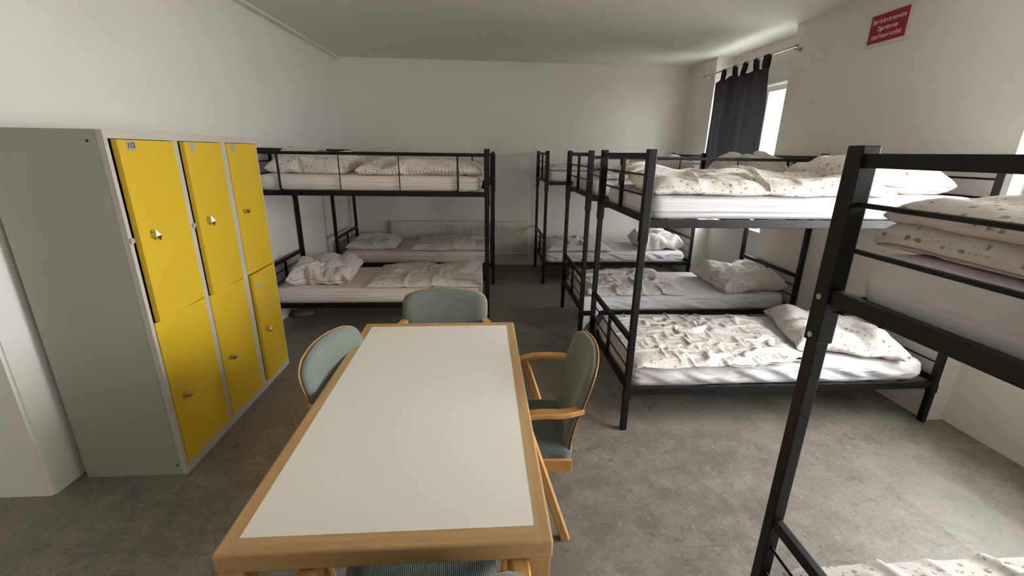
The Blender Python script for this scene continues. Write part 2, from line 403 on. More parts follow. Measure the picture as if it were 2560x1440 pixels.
st = [(0.0, 0.022), (0.443, 0.485), (0.887, 0.946), (Lw-0.02, Lw)]
bm = BM()
for a, b in st: box(bm, (-0.03, a, 0.001), (0, b, LH-0.002), 0.002)
box(bm, (-0.029, 0.001, LH-0.038), (0.001, Lw-0.001, LH), 0.002); box(bm, (-0.029, 0.001, 0), (0.001, Lw-0.001, 0.055), 0.002)
link('front_frame', bm, MT['lockframe'], K)['label'] = 'pale front frame between the doors'
def knob(parent, y, z, ang):
    bm = BM(); tube(bm, [(0.0, 0, 0), (0.014, 0, 0)], 0.013, 14)
    pts = [(0.014, 0.0, 0.030), (0.014, 0.015, 0.0), (0.014, 0, -0.030), (0.014, -0.015, 0.0)]
    v = [bm.verts.new(p) for p in pts]; v2 = [bm.verts.new((0.024, p[1]*0.95, p[2]*0.95)) for p in pts]; c = bm.verts.new((0.036, 0, 0))
    bm.faces.new(v)
    for i in range(4):
        bm.faces.new((v[i], v[(i+1) % 4], v2[(i+1) % 4], v2[i])); bm.faces.new((v2[i], v2[(i+1) % 4], c))
    bmesh.ops.rotate(bm, verts=bm.verts, cent=(0, 0, 0), matrix=Matrix.Rotation(ang, 3, 'X'))
    o = link('handle', bm, MT['chrome'], parent); o.location = (0.0045, y, z); o.scale = (1.15, 1.15, 1.15); return o
def textmesh(s, size, depth, mat, name, parent=None, bold=0.0, sx=1.0):
    c = bpy.data.curves.new('t', 'FONT'); c.body = s; c.size = size; c.extrude = depth; c.offset = bold
    c.align_x = 'CENTER'; c.align_y = 'CENTER'
    o = bpy.data.objects.new('t', c); COL.objects.link(o)
    dg = bpy.context.evaluated_depsgraph_get(); me = bpy.data.meshes.new_from_object(o.evaluated_get(dg))
    bpy.data.objects.remove(o); me.name = name; me.materials.clear(); me.materials.append(mat)
    me.transform(Matrix.Diagonal((sx, 1, 1, 1)))
    r_ = bpy.data.objects.new(name, me); COL.objects.link(r_)
    if parent: r_.parent = parent
    return r_
ROTY = Matrix(((0, 0, 1), (-1, 0, 0), (0, 1, 0)))      # text x -> -Y? set per use
splits = (0.905, 0.900, 0.895)
for ci in range(3):
    ya, yb = st[ci][1]+0.004, st[ci+1][0]-0.003; wd = yb-ya; zs = splits[ci]
    for up in (1, 0):
        z0, z1 = (zs+0.003, LH-0.041) if up else (0.058, zs-0.003)
        wd = yb-ya; openang = {(0, 1): 0.050, (1, 1): 0.050, (2, 0): 0.045}.get((ci, up), 0.0)
        if openang: wd -= 0.010
        bm = BM(); box(bm, (-0.024, -wd, 0), (0.004, 0, z1-z0), 0.003)
        d = link('door', bm, MT['yellow'], K)
        d.location = (0.0 if not openang else 0.002, yb, z0); d.rotation_euler = (0, 0, openang*1.0)
        hz = (1.34 if up else 0.445) - z0
        rot = (PI/4 if up else PI*0.22) if (ci, up) not in ((2, 1), (2, 0)) else (PI*0.35 if up else 0)
        knob(d, -wd+0.085, hz, {(0, 1): 0.45, (1, 1): 0.35, (2, 1): 1.2, (0, 0): 1.15, (1, 0): 1.2, (2, 0): 0.3}[(ci, up)])
        if up or ci == 2:
            w_ = 0.062 if ci == 0 else 0.045
            bm = BM(); box(bm, (0.0041, -0.5*w_, -0.022), (0.0052, 0.5*w_, 0.022)); p = link('number_plate', bm, MT['plate'], d)
            p.location = (0, -wd+0.050+w_/2, z1-z0-(0.026 if up else 0.09))
            if ci == 0 and up:
                tx = textmesh('113', 0.034, 0.0004, MT['ink'], 'number', None, 0.0008)
                tx.data.transform(Matrix(((0, 0, 1, 0.0062), (1, 0, 0, p.location.y), (0, 1, 0, p.location.z), (0, 0, 0, 1)))); tx.parent = d
        if (ci, up) in ((0, 1), (1, 1)):
            bm = BM(); tube(bm, [(0.0005, st[ci][1]-0.010, 1.33), (0.008, st[ci][1]-0.010, 1.33)], 0.014, 12); link('strike', bm, MT['plate'], K)
for a_, b_ in ((-0.07, LH-0.05), (-0.045, 0.06)): link('rivet', tube(BM(), [(a_, -0.001, b_), (a_, 0.001, b_)], 0.006, 8), MT['gap'], K)

# ---------------------------------------------------------------- bunk beds
def make_bed(label, X0, X1, Y0, Y1, guard=None, bolts=False, ztop=1.787):
    T = thing('bunk_bed', label, 'bunk bed', (X0, Y0, 0), 0, 'black metal bunk beds'); L, D = X1-X0, Y1-Y0
    ux, lx = 0.024, 0.019; mb = MT['black']
    for px in (0, L):
        for py in (0, D):
            bm = BM(); box(bm, (px-ux, py-ux, 1.27), (px+ux, py+ux, ztop), 0.004); box(bm, (px-lx, py-lx, 0.0), (px+lx, py+lx, 1.275), 0.004)
            box(bm, (px-lx-0.003, py-lx-0.003, 0.23), (px+lx+0.003, py+lx+0.003, 0.29), 0.002)
            o = link('post', bm, mb, T)
            for zz in (1.40, 1.29, 0.27):
                sx = -1 if px == 0 else 1
                r_ = ux if zz > 1 else lx
                link('bolt', tube(BM(), [(px+sx*(r_-0.001), py, zz), (px+sx*(r_+0.004), py, zz)], 0.008, 10), MT['bolt'] if bolts else mb, o)
    for px in (0, L):
        bm = BM(); box(bm, (px-0.015, 0.02, 1.735), (px+0.015, D-0.02, 1.768), 0.004); link('end_top_rail', bm, mb, T)
        bm = BM(); box(bm, (px-0.015, 0.02, 1.385), (px+0.015, D-0.02, 1.425), 0.004); link('end_rail', bm, mb, T)
        bm = BM(); box(bm, (px-0.012, D/2-0.013, 1.42), (px+0.012, D/2+0.013, 1.74), 0.003); link('end_upright', bm, mb, T)
        for zz in (1.647, 1.535): link('end_bar', tube(BM(), [(px, 0.02, zz), (px, D-0.02, zz)], 0.0065, 8), mb, T)
        bm = BM(); box(bm, (px-0.014, 0.016, 0.625), (px+0.014, D-0.016, 0.660), 0.004); link('end_top_rail', bm, mb, T)
        bm = BM(); box(bm, (px-0.014, 0.016, 0.300), (px+0.014, D-0.016, 0.340), 0.004); link('end_rail', bm, mb, T)
        bm = BM(); box(bm, (px-0.011, D/2-0.012, 0.335), (px+0.011, D/2+0.012, 0.63), 0.003); link('end_upright', bm, mb, T)
        for zz in (0.545, 0.44): link('end_bar', tube(BM(), [(px, 0.02, zz), (px, D-0.02, zz)], 0.0055, 8), mb, T)
    for zz0, zz1 in ((1.355, 1.402), (0.262, 0.312)):
        for py in (0, D):
            bm = BM(); s = 1 if py == 0 else -1
            box(bm, (0.018, py-0.012, zz0), (L-0.018, py+0.012, zz1), 0.003); box(bm, (0.018, min(py, py+s*0.04), zz0+0.004), (L-0.018, max(py, py+s*0.04), zz0+0.010))
            link('side_rail', bm, mb, T)
        for k in range(9):
            x = L*(k+0.7)/9.4; bm = BM(); box(bm, (x-0.02, 0.013, zz0+0.0105), (x+0.02, D-0.013, zz0+0.026), 0.002); link('slat', bm, mb, T)
    if guard is not None:
        py = 0 if guard == 'near' else D; s = 1 if guard == 'near' else -1
        bm = BM(); box(bm, (0.02, py-0.011, 1.715), (L-0.02, py+0.011, 1.742), 0.005)
        link('guard_rail', bm, mb, T)
        x0, x1 = 0.27, L-0.27
        yy = py - s*0.0
        bm = BM()
        for xa, sg in ((x0, 1), (x1, -1)):
            pts = [(xa, yy, 1.72), (xa, yy, 1.46)] + bez((xa, yy, 1.45), (xa, yy, 1.405), (xa+sg*0.0, yy, 1.40), (xa+sg*0.07, yy, 1.395), 6)
            tube(bm, pts, 0.010, 10)
        box(bm, (x0+0.06, yy-0.009, 1.388), (x1-0.06, yy+0.009, 1.405), 0.003)
        link('guard_frame', bm, mb, T)
        for k in (1, 2):
            x = x0+(x1-x0)*k/3; link('guard_bar', tube(BM(), [(x, yy, 1.718), (x, yy, 1.40)], 0.005, 8), mb, T)
    return T
BEDS = {
 'A': (0.93, 3.07, 0.10, 1.05), 'B': (0.93, 3.07, 2.435, 3.387), 'C': (0.945, 3.07, 3.87, 4.83), 'D': (0.843, 2.92, 5.80, 6.75),
 'E': (-2.095, 0.045, 4.15, 5.10), 'F': (-1.92, 0.144, 5.78, 6.73)}
make_bed('nearest black metal bunk bed, cut off at the right edge of the photo', *BEDS['A'], bolts=True)
make_bed('black metal bunk bed on the right nearest the table, slanting foot rail in front', *BEDS['B'])
make_bed('black metal bunk bed in the middle of the right row, below the curtain', *BEDS['C'], guard='near')
make_bed('farthest black metal bunk bed of the right row, in the back right corner', *BEDS['D'])
make_bed('black metal bunk bed beside the yellow lockers with a guard rail along its top bunk', *BEDS['E'], guard='near')
make_bed('black metal bunk bed along the back wall in front of the radiator', *BEDS['F'], guard='near', ztop=1.74)

# ---------------------------------------------------------------- mattresses
def mattress(bed, z0, th, label, mat, seed, loose=0.0, fold=1.0):
    X0, X1, Y0, Y1 = BEDS[bed]; x0, x1, y0, y1 = X0+0.036, X1-0.06, Y0+0.034, Y1-0.034
    if loose: y0 -= 0.0
    L, D = x1-x0, y1-y0; cx, cy = (x0+x1)/2, (y0+y1)/2
    bm = BM(); NP, NV = 180, 12
    rc = 0.07; per = []
    # rounded rectangle perimeter
    def rr(t):
        segs = [('l', (-L/2+rc, -D/2), (L/2-rc, -D/2)), ('c', (L/2-rc, -D/2+rc), -PI/2), ('l', (L/2, -D/2+rc), (L/2, D/2-rc)), ('c', (L/2-rc, D/2-rc), 0.0),
                ('l', (L/2-rc, D/2), (-L/2+rc, D/2)), ('c', (-L/2+rc, D/2-rc), PI/2), ('l', (-L/2, D/2-rc), (-L/2, -D/2+rc)), ('c', (-L/2+rc, -D/2+rc), PI)]
        lens = [L-2*rc, rc*PI/2, D-2*rc, rc*PI/2]*2; tot = sum(lens); s = t*tot
        for sg, ln in zip(segs, lens):
            if s <= ln+1e-9:
                if sg[0] == 'l':
                    a, b = Vector(sg[1]), Vector(sg[2]); d = (b-a).normalized(); p = a+d*s; return p, Vector((d.y, -d.x))
                a = sg[2]+s/rc; n = Vector((math.cos(a), math.sin(a))); return Vector(sg[1])+n*rc, n
            s -= ln
        return rr(0.0)
    rings = []
    vs = [(0.0, -0.012), (0.12, 0.0), (0.3, 0.006), (0.45, 0.008), (0.6, 0.008), (0.72, 0.006), (0.83, 0.0), (0.92, -0.012), (0.975, -0.028), (1.0, -0.05)]
    vv = [k/26*0.86 for k in range(27)] + [0.9, 0.94, 0.97, 0.985, 1.0]
    vs = [(v, float(np.interp(v, [a for a, b in vs], [b for a, b in vs]))) for v in vv]
    for v, off in vs:
        ring = []
        for i in range(NP):
            p, n = rr(i/NP)
            fz = v*th; w_ = math.sin(PI*min(1, v*1.05))
            if loose:
                d = 0.026*loose*w_*noise.noise(Vector((p.x*9+v*2.5, p.y*9, seed+v*1.2))) + 0.010*loose*w_*noise.noise(Vector((p.x*20-v*4, p.y*20, seed*2+v*2))) - 0.014*loose*w_*max(0.0, 1-abs(noise.noise(Vector((p.x*7+v*1.6, p.y*7, seed*3+v*1.5))))*7)
            else:
                f1 = noise.noise(Vector((p.x*0.9, p.y*0.9, seed+v*7.5))); f2 = noise.noise(Vector((p.x*0.7+3, p.y*0.7, seed*1.3+v*15)))
                amp = 0.5+0.8*abs(noise.noise(Vector((p.x*1.3, p.y*1.3, seed*2.1))))
                d = (0.016*f1 - 0.013*(1-min(1, abs(f2)*4.0)))*w_*amp*fold + 0.004*w_
            q = p + n*(off+d)
            zz = z0+fz
            if v >= 0.9: zz += 0.006*noise.noise(Vector((p.x*5, p.y*5, seed)))
            if v == 0.0 and loose: zz -= 0.012*loose*max(0.0, noise.noise(Vector((p.x*4, p.y*4, seed+5)))+0.3)
            ring.append(bm.verts.new((cx+q.x, cy+q.y, zz)))
        rings.append(ring)
    for a in range(len(rings)-1):
        for i in range(NP): bm.faces.new((rings[a][i], rings[a][(i+1) % NP], rings[a+1][(i+1) % NP], rings[a+1][i]))
    for k, f_ in enumerate((0.93, 0.75, 0.5, 0.25)):
        ring = []
        for i in range(NP):
            p, n = rr(i/NP); q = p + n*(-0.05); q = Vector((q.x*(1-(1-f_)*0.9), q.y*f_))
            ring.append(bm.verts.new((cx+q.x, cy+q.y, z0+th+0.004+0.006*(1+loose)*noise.noise(Vector((q.x*4, q.y*7, seed))))))
        rings.append(ring)
        for i in range(NP): bm.faces.new((rings[-2][i], rings[-2][(i+1) % NP], rings[-1][(i+1) % NP], rings[-1][i]))
    bm.faces.new(rings[-1]); bm.faces.new(rings[0][::-1])
    o = link('mattress', bm, mat, None, True)
    return tag(o, label, 'mattress', 'mattresses on the bunks')

# ---------------------------------------------------------------- bedding by a small cloth solver
class Cloth:
    def __init__(s, w, d, sp, thick, seed, comp=(1.0, 1.0), crown=1.0, rough=0.01):
        s.nx, s.ny = max(8, int(w/sp)+1), max(8, int(d/sp)+1); s.w, s.d = w, d
        rs = np.random.RandomState(seed)
        u = np.linspace(0, 1, s.nx)[:, None]*np.ones((1, s.ny)); v = np.linspace(0, 1, s.ny)[None, :]*np.ones((s.nx, 1))
        s.u, s.v = u, v; s.hx, s.hy = w/(s.nx-1), d/(s.ny-1)
        P = np.zeros((2, s.nx, s.ny, 3)); P[:, :, :, 0] = (u-0.5)*w*comp[0]; P[:, :, :, 1] = (v-0.5)*d*comp[1]
        def sn(f):
            a = rs.rand(f+3, f+3)*2-1; X = u*f; Y = v*f; i = X.astype(int); j = Y.astype(int); fx = X-i; fy = Y-j; fx = fx*fx*(3-2*fx); fy = fy*fy*(3-2*fy)
            return (a[i, j]*(1-fx)+a[i+1, j]*fx)*(1-fy)+(a[i, j+1]*(1-fx)+a[i+1, j+1]*fx)*fy
        s.sn = sn
        prof = np.clip(np.minimum(np.minimum(u, 1-u)*w, np.minimum(v, 1-v)*d)/0.16, 0, 1); prof = np.sin(prof*PI/2)**crown
        s.gap = thick*prof*(1+0.30*sn(5)+0.2*sn(11))
        P[0, :, :, 2] += 0.02+rough*sn(7)+rough*0.7*sn(15)+rough*0.5*sn(24)
        P[1] = P[0]; P[0, :, :, 2] += s.gap*0.5; P[1, :, :, 2] -= s.gap*0.5
        s.P = P
    def place(s, cx, cy, z, rot=0.0, tilt=None):
        c, n = math.cos(rot), math.sin(rot); x, y = s.P[..., 0].copy(), s.P[..., 1].copy()
        if tilt is not None:
            ang, lift = tilt; z_ = s.P[..., 2].copy(); ca, sa = math.cos(ang), math.sin(ang); xx = x*ca - z_*sa; s.P[..., 2] = x*sa+z_*ca+lift; x = xx
        s.P[..., 0] = cx+c*x-n*y; s.P[..., 1] = cy+n*x+c*y; s.P[..., 2] += z
    def run(s, rect, zt, steps=70, iters=9, bend=0.25, zoff=None, extra=None, grav=0.0009, drop=0.35, walls=None):
        P = s.P; prev = P.copy(); x0, x1, y0, y1 = rect
        def con(A, B, L, k):
            d = B-A; l = np.sqrt((d*d).sum(-1, keepdims=True))+1e-9; c = d*((l-L)/l)*(0.5*k); return c
        dg = math.hypot(s.hx, s.hy)
        for t in range(steps):
            v = (P-prev)*0.90; prev = P.copy(); P += v; P[..., 2] -= grav
            for it in range(iters):
                for ax, L in ((1, s.hx), (2, s.hy)):
                    for par in (0, 1):
                        sa = [slice(None)]*3; sb = [slice(None)]*3; n = P.shape[ax]
                        sa[ax] = slice(par, n-1, 2); sb[ax] = slice(par+1, n, 2)
                        A, B = P[tuple(sa)], P[tuple(sb)]; m = min(A.shape[ax], B.shape[ax])
                        c = con(A, B, L, 1.0); A += c; B -= c
                c = con(P[:, :-1, :-1], P[:, 1:, 1:], dg, 0.35); P[:, :-1, :-1] += c; P[:, 1:, 1:] -= c
                c = con(P[:, 1:, :-1], P[:, :-1, 1:], dg, 0.35); P[:, 1:, :-1] += c; P[:, :-1, 1:] -= c
                if bend > 0 and it % 3 == 0:
                    c = con(P[:, :-2], P[:, 2:], 2*s.hx, bend); P[:, :-2] += c*0.7; P[:, 2:] -= c*0.7
                    c = con(P[:, :, :-2], P[:, :, 2:], 2*s.hy, bend); P[:, :, :-2] += c*0.7; P[:, :, 2:] -= c*0.7
                # filling keeps the two faces apart
                gx = P[0]-P[1]; l = np.sqrt((gx*gx).sum(-1, keepdims=True))+1e-9
                mid = (P[0]+P[1])*0.5
                tu = np.zeros_like(mid); tv = np.zeros_like(mid)
                tu[1:-1] = mid[2:]-mid[:-2]; tu[0] = mid[1]-mid[0]; tu[-1] = mid[-1]-mid[-2]
                tv[:, 1:-1] = mid[:, 2:]-mid[:, :-2]; tv[:, 0] = mid[:, 1]-mid[:, 0]; tv[:, -1] = mid[:, -1]-mid[:, -2]
                nn = np.cross(tu, tv); nn /= np.sqrt((nn*nn).sum(-1, keepdims=True))+1e-9
                nn *= 0.3; nn[..., 2] += 0.7; nn /= np.sqrt((nn*nn).sum(-1, keepdims=True))+1e-9
                tgt0 = mid+nn*(s.gap[..., None]*0.5); tgt1 = mid-nn*(s.gap[..., None]*0.5)
                P[0] += (tgt0-P[0])*0.30; P[1] += (tgt1-P[1])*0.30
                for sl in ((0, slice(None)), (-1, slice(None)), (slice(None), 0), (slice(None), -1)):
                    mm = (P[0][sl]+P[1][sl])*0.5; P[0][sl] = mm; P[1][sl] = mm
                # support
                z = P[..., 2]; X = P[..., 0]; Y = P[..., 1]
                sup = zt+0.004
                if zoff is not None: sup = sup+zoff(X, Y)
                ins = (X > x0) & (X < x1) & (Y > y0) & (Y < y1); pen = sup-z
                mn0 = np.minimum(np.minimum(Y-y0, X-x0), np.minimum(y1-Y, x1-X))
                up = ins & (pen > 0) & (pen < mn0+0.02)
                z[up] = (sup+np.zeros_like(z))[up]
                side = ins & (pen > 0) & ~up
                if side.any():
                    dy0 = Y-y0; dx0 = X-x0; dy1 = y1-Y; dx1 = x1-X; mn = np.minimum(np.minimum(dy0, dx0), np.minimum(dy1, dx1))
                    a = side & (mn == dy0); Y[a] = y0
                    a = side & (mn == dx0); X[a] = x0
                    a = side & (mn == dy1); Y[a] = y1
                    a = side & (mn == dx1); X[a] = x1
                if walls is not None:
                    np.clip(X, walls[0], walls[1], out=X); np.clip(Y, walls[2], walls[3], out=Y)
                con_ = up | side
                X[con_] += (prev[..., 0][con_]-X[con_])*0.35; Y[con_] += (prev[..., 1][con_]-Y[con_])*0.35
                z[z < zt-drop] = zt-drop
        return s
    def add(s, bm, uvo=(0, 0)):
        uvl = bm.loops.layers.uv.verify(); nx, ny = s.nx, s.ny
        V = [[[None]*ny for _ in range(nx)] for _ in range(2)]
        for i in range(nx):
            for j in range(ny):
                V[0][i][j] = bm.verts.new(s.P[0, i, j])
                V[1][i][j] = V[0][i][j] if i in (0, nx-1) or j in (0, ny-1) else bm.verts.new(s.P[1, i, j])
        for k in range(2):
            for i in range(nx-1):
                for j in range(ny-1):
                    q = [(i, j), (i+1, j), (i+1, j+1), (i, j+1)]
                    if k: q = q[::-1]
                    vs = [V[k][a][b] for a, b in q]
                    if len(set(vs)) < 4: continue
                    try: f_ = bm.faces.new(vs)
                    except ValueError: continue
                    f_.material_index = k; f_.smooth = True
                    for lp, (a, b) in zip(f_.loops, q): lp[uvl].uv = (a*s.hx+uvo[0]+k*3.1, b*s.hy+uvo[1])
        return bm
STRIPED = ('nearest bed', 'pink stripes', 'striped', 'plump creased')
def bedding(name, cat, label, group, cloths, flip=False):
    bm = BM()
    for k, c in enumerate(cloths): c.add(bm, (k*1.7+len(label)*0.13, len(label)*0.21))
    o = link(name, bm, [MT['floral'], MT['floral'] if not any(q in label for q in STRIPED) else MT['stripe'] if ('striped edge' in label or 'plump creased' in label or 'nearest bed' in label) else MT['stripey']], None, True)
    md = o.modifiers.new('smooth', 'SUBSURF'); md.levels = 1; md.render_levels = 1
    return tag(o, label, cat, group)
def mrect(bed, lvl=1):
    X0, X1, Y0, Y1 = BEDS[bed]; k = 0.0 if lvl or bed in 'EF' else 0.035
    return (X0+0.025-k*0.5, X1-0.055, Y0+0.022-k, Y1-0.03)
def mwalls(bed, lvl=1):
    X0, X1, Y0, Y1 = BEDS[bed]; k = 0.0 if lvl or bed in 'EF' else 0.045
    return (X0+0.034, X1-0.034, Y0+0.004-k*0.5, Y1-0.02)
ZU, TU = 1.402, 0.135      # upper mattress bottom, thickness
ZL, TL = 0.300, 0.150
def pillow(bed, lvl, cx, cy, w, d, label, rot=0.0, seed=1, thick=0.15, lean=None, sp=0.022, comp=(0.97, 0.97)):
    zt = ZU+TU if lvl else ZL+TL
    c = Cloth(w, d, sp, thick, seed, comp, 0.8, 0.012); c.place(cx, cy, zt+0.07, rot)
    c.run(mrect(bed, lvl), zt, 60, 8, 0.35, walls=mwalls(bed, lvl), zoff=lean)
    return bedding('pillow', 'pillow', label, 'floral pillows on the bunks', [c])
def duvet(bed, lvl, cx, cy, w, d, label, rot=0.0, seed=1, thick=0.05, comp=(0.92, 0.9), sp=0.024, bend=0.12, zoff=None, rough=0.02, second=None, steps=75, over=0.0):
    zt = ZU+TU if lvl else ZL+TL; wl = mwalls(bed, lvl)
    if over: wl = (wl[0]-0.0, wl[1], wl[2]-over, wl[3])
    c = Cloth(w, d, sp, thick, seed, comp, 0.6, rough); c.place(cx, cy, zt+0.05, rot)
    c.run(mrect(bed, lvl), zt, steps, 9, bend, walls=wl, zoff=zoff, drop=0.13)
    cs = [c]
    if second:
        (dx, dy, w2, d2, off) = second
        c2 = Cloth(w2, d2, sp, thick, seed+50, comp, 0.6, rough); c2.place(cx+dx, cy+dy, zt+0.05+off, rot)
        c2.run(mrect(bed, lvl), zt, steps, 9, bend, walls=wl, zoff=lambda X, Y: off+0*X, drop=0.13)
        cs.append(c2)
    return bedding('duvet', 'duvet', label, 'floral duvets on the bunks', cs)

for b, n in (('A', 'bed cut by the right edge'), ('B', 'bed right of the table'), ('C', 'bed below the curtain'), ('D', 'bed in the back right corner'), ('E', 'bed beside the lockers'), ('F', 'bed by the radiator')):
    cream = b in 'EF'
    mattress(b, ZU, TU, '%s mattress on the upper bunk of the %s' % ('cream' if cream else 'white', n), MT['sheetc'] if cream else MT['sheet'], ord(b), 0.0, 0.12 if b == 'A' else 1.0)
    mattress(b, ZL, TL, '%s mattress on the lower bunk of the %s' % ('cream' if cream else 'white', n), MT['sheetc'] if cream else MT['sheet'], ord(b)+7, 0.0 if cream else 1.0)

# right row
duvet('A', 1, 1.37, 0.58, 0.80, 0.99, 'folded floral duvet on the top bunk of the nearest bed', 0, 3, 0.085, (0.97, 0.96), 0.028, 0.3, None, 0.010, (0.005, 0.0, 0.79, 0.97, 0.062))
duvet('A', 0, 1.75, 0.58, 1.7, 1.0, 'bright floral duvet on the lower bunk at the bottom right corner', 0, 4, 0.045, (0.9, 0.93), 0.032, 0.12)
duvet('B', 1, 1.70, 2.88, 1.62, 1.00, 'wide floral duvet on the top bunk right of the table', 0.0, 5, 0.085, (0.88, 0.88), 0.024, 0.10, lambda X, Y: 0.06*np.clip((1.30-X)/0.25, 0, 1)*np.clip((Y-2.75)/0.3, 0, 1)+0.02*np.clip((Y-2.6)/0.3, 0, 1), 0.03)
duvet('B', 0, 1.60, 2.87, 1.36, 1.10, 'crumpled floral duvet spread over the lower bunk nearest the table', -0.05, 6, 0.034, (0.88, 0.84), 0.021, 0.05, rough=0.03)
pillow('B', 1, 2.55, 2.86, 0.80, 0.74, 'big floral pillow with pink stripes underneath, top bunk right of the table', 0.05, 7, 0.20)
pillow('B', 0, 2.62, 2.86, 0.76, 0.80, 'large flat floral pillow on the lower bunk partly behind the thick black post', -0.30, 8, 0.13)
duvet('C', 1, 1.40, 4.34, 1.25, 0.90, 'bunched floral duvet on the top bunk in front of the curtain', 0.0, 9, 0.07, (0.88, 0.9), 0.028, 0.14)
duvet('C', 0, 1.46, 4.34, 1.22, 1.05, 'crumpled floral duvet on the middle lower bunk of the right row', 0.0, 10, 0.055, (0.84, 0.84), 0.025, 0.08, None, 0.03)
pillow('C', 1, 2.72, 4.34, 0.78, 0.76, 'domed floral pillow on the top bunk just below the curtain', 0.1, 11, 0.20)
pillow('C', 0, 2.68, 4.26, 0.74, 0.78, 'plump creased floral pillow on the middle lower bunk of the right row', 0.05, 12, 0.17)
duvet('D', 1, 1.32, 6.26, 0.90, 0.86, 'floral duvet on the top bunk in the back right corner', 0, 13, 0.07, (0.86, 0.9), 0.032, 0.15)
duvet('D', 0, 1.34, 6.26, 1.00, 0.95, 'heaped floral duvet on the lower bunk in the back right corner', 0, 14, 0.08, (0.86, 0.88), 0.03, 0.1, None, 0.03)
pillow('D', 1, 2.50, 6.22, 0.80, 0.74, 'sunlit floral pillow on the top bunk in the back right corner', 0, 15, 0.19, sp=0.03)
pillow('D', 0, 2.52, 6.16, 0.70, 0.76, 'bright round floral pillow on the lower bunk in the back right corner', 0.1, 16, 0.22, sp=0.028)
# left beds
pillow('E', 1, -1.62, 4.56, 0.82, 0.72, 'long floral pillow on the top bunk just right of the lockers', 0, 17, 0.19)
duvet('E', 1, -0.57, 4.60, 1.26, 0.90, 'floral duvet with a striped edge on the top bunk beside the lockers', 0, 18, 0.115, (0.9, 0.92), 0.028, 0.12, None, 0.02)
pillow('E', 0, -1.66, 4.56, 0.74, 0.80, 'plump floral pillow with striped hem on the lower bunk beside the lockers', 0.1, 33, 0.20)
duvet('E', 0, -0.58, 4.60, 1.22, 0.90, 'floral duvet on the lower bunk behind the end chair', 0.0, 20, 0.065, (0.92, 0.92), 0.026, 0.14, lambda X, Y: 0.05*np.clip((X+0.45)/0.25, 0, 1)*np.clip((Y-4.5)/0.3, 0, 1))
pillow('F', 1, -1.25, 6.22, 0.86, 0.76, 'floral pillow on the top bunk along the back wall', 0, 21, 0.20, sp=0.03)
duvet('F', 1, -0.42, 6.26, 0.98, 0.86, 'floral duvet on the top bunk along the back wall', 0, 22, 0.11, (0.9, 0.9), 0.032, 0.15)
pillow('F', 0, -1.52, 6.24, 0.72, 0.74, 'dim floral pillow on the lower bunk left of the radiator', 0, 23, 0.13, sp=0.03)
duvet('F', 0, -0.42, 6.26, 1.15, 0.86, 'dim floral duvet on the lower bunk in front of the radiator', 0, 24, 0.09, (0.9, 0.9), 0.03, 0.12)

# sheet corner hanging off the middle lower bunk
bm = BM()
pts = {}
for i in range(9):
    for j in range(9):
        a, b = i/8, j/8
        x = 0.955+0.20*a; dropz = 0.45 - b*(0.22*(1-a)**1.3+0.14)
        y = 3.885 - 0.022*math.sin(b*PI*0.6) - 0.010*math.sin(a*9+b*2)*b
        pts[i, j] = bm.verts.new((x, y, dropz))
for i in range(8):
    for j in range(8): bm.faces.new((pts[i, j], pts[i+1, j], pts[i+1, j+1], pts[i, j+1]))
o = link('hanging_sheet', bm, MT['sheet'], None, True); md = o.modifiers.new('t', 'SOLIDIFY'); md.thickness = 0.003
tag(o, 'white sheet corner hanging off the front end of the middle right lower bunk', 'sheet')

# ---------------------------------------------------------------- table
TX0, TX1, TY0, TY1, TZ = -0.702, 0.187, 0.900, 2.485, 0.760
T = thing('dining_table', 'long beech table with a white laminate top in the foreground', 'table', ((TX0+TX1)/2, (TY0+TY1)/2, 0))
def rail(a, b, outer):
    bm = box(BM(), a, b)
    es = [e for e in bm.edges if all(outer(v.co) for v in e.verts) and (abs(e.verts[0].co.z-e.verts[1].co.z) < 1e-5 or abs(e.verts[0].co.x) > hx-1e-3)]
    es = [e for e in es if not (abs(e.verts[0].co.z-e.verts[1].co.z) < 1e-5 and abs(abs(e.verts[0].co.y)-abs(e.verts[1].co.y)) < 1e-5 and abs(e.verts[0].co.x-e.verts[1].co.x) < 1e-5 and abs(abs(e.verts[0].co.x)-hx) > 1e-3)]
    bmesh.ops.bevel(bm, geom=es, offset=0.009, segments=4, profile=0.5, affect='EDGES', clamp_overlap=True)
    return bm
hx, hy = (TX1-TX0)/2, (TY1-TY0)/2; eb = 0.046; th = 0.062
for s in (-1, 1):
    a, b = sorted((s*hx, s*(hx-eb)))
    bm = rail((a, -hy, TZ-th), (b, hy, TZ), lambda c: abs(abs(c.x)-hx) < 1e-4 or abs(abs(c.y)-hy) < 1e-4); link('edge_rail', bm, MT['beech'], T)
for s in (-1, 1):
    a, b = sorted((s*hy, s*(hy-eb-0.008)))
    bm = rail((-hx+eb, a, TZ-th), (hx-eb, b, TZ), lambda c: abs(abs(c.y)-hy) < 1e-4); link('edge_rail', bm, MT['beechx'], T)
bm = BM(); box(bm, (-hx+eb, -hy+eb+0.008, TZ-0.03), (hx-eb, hy-eb-0.008, TZ-0.0005)); link('tabletop', bm, MT['lam'], T)['label'] = 'white laminate surface'
for sx in (-1, 1):
    for sy in (-1, 1):
        bm = BM(); x, y = sx*(hx-0.036), sy*(hy-0.036); box(bm, (x-0.032, y-0.032, 0), (x+0.032, y+0.032, TZ-th), 0.006); link('leg', bm, MT['beechz'], T)
for s in (-1, 1):
    bm = BM(); box(bm, (s*(hx-0.12)-0.011, -hy+0.07, TZ-th+0.001), (s*(hx-0.12)+0.011, hy-0.07, TZ-0.031), 0.002); link('apron', bm, MT['beech'], T)

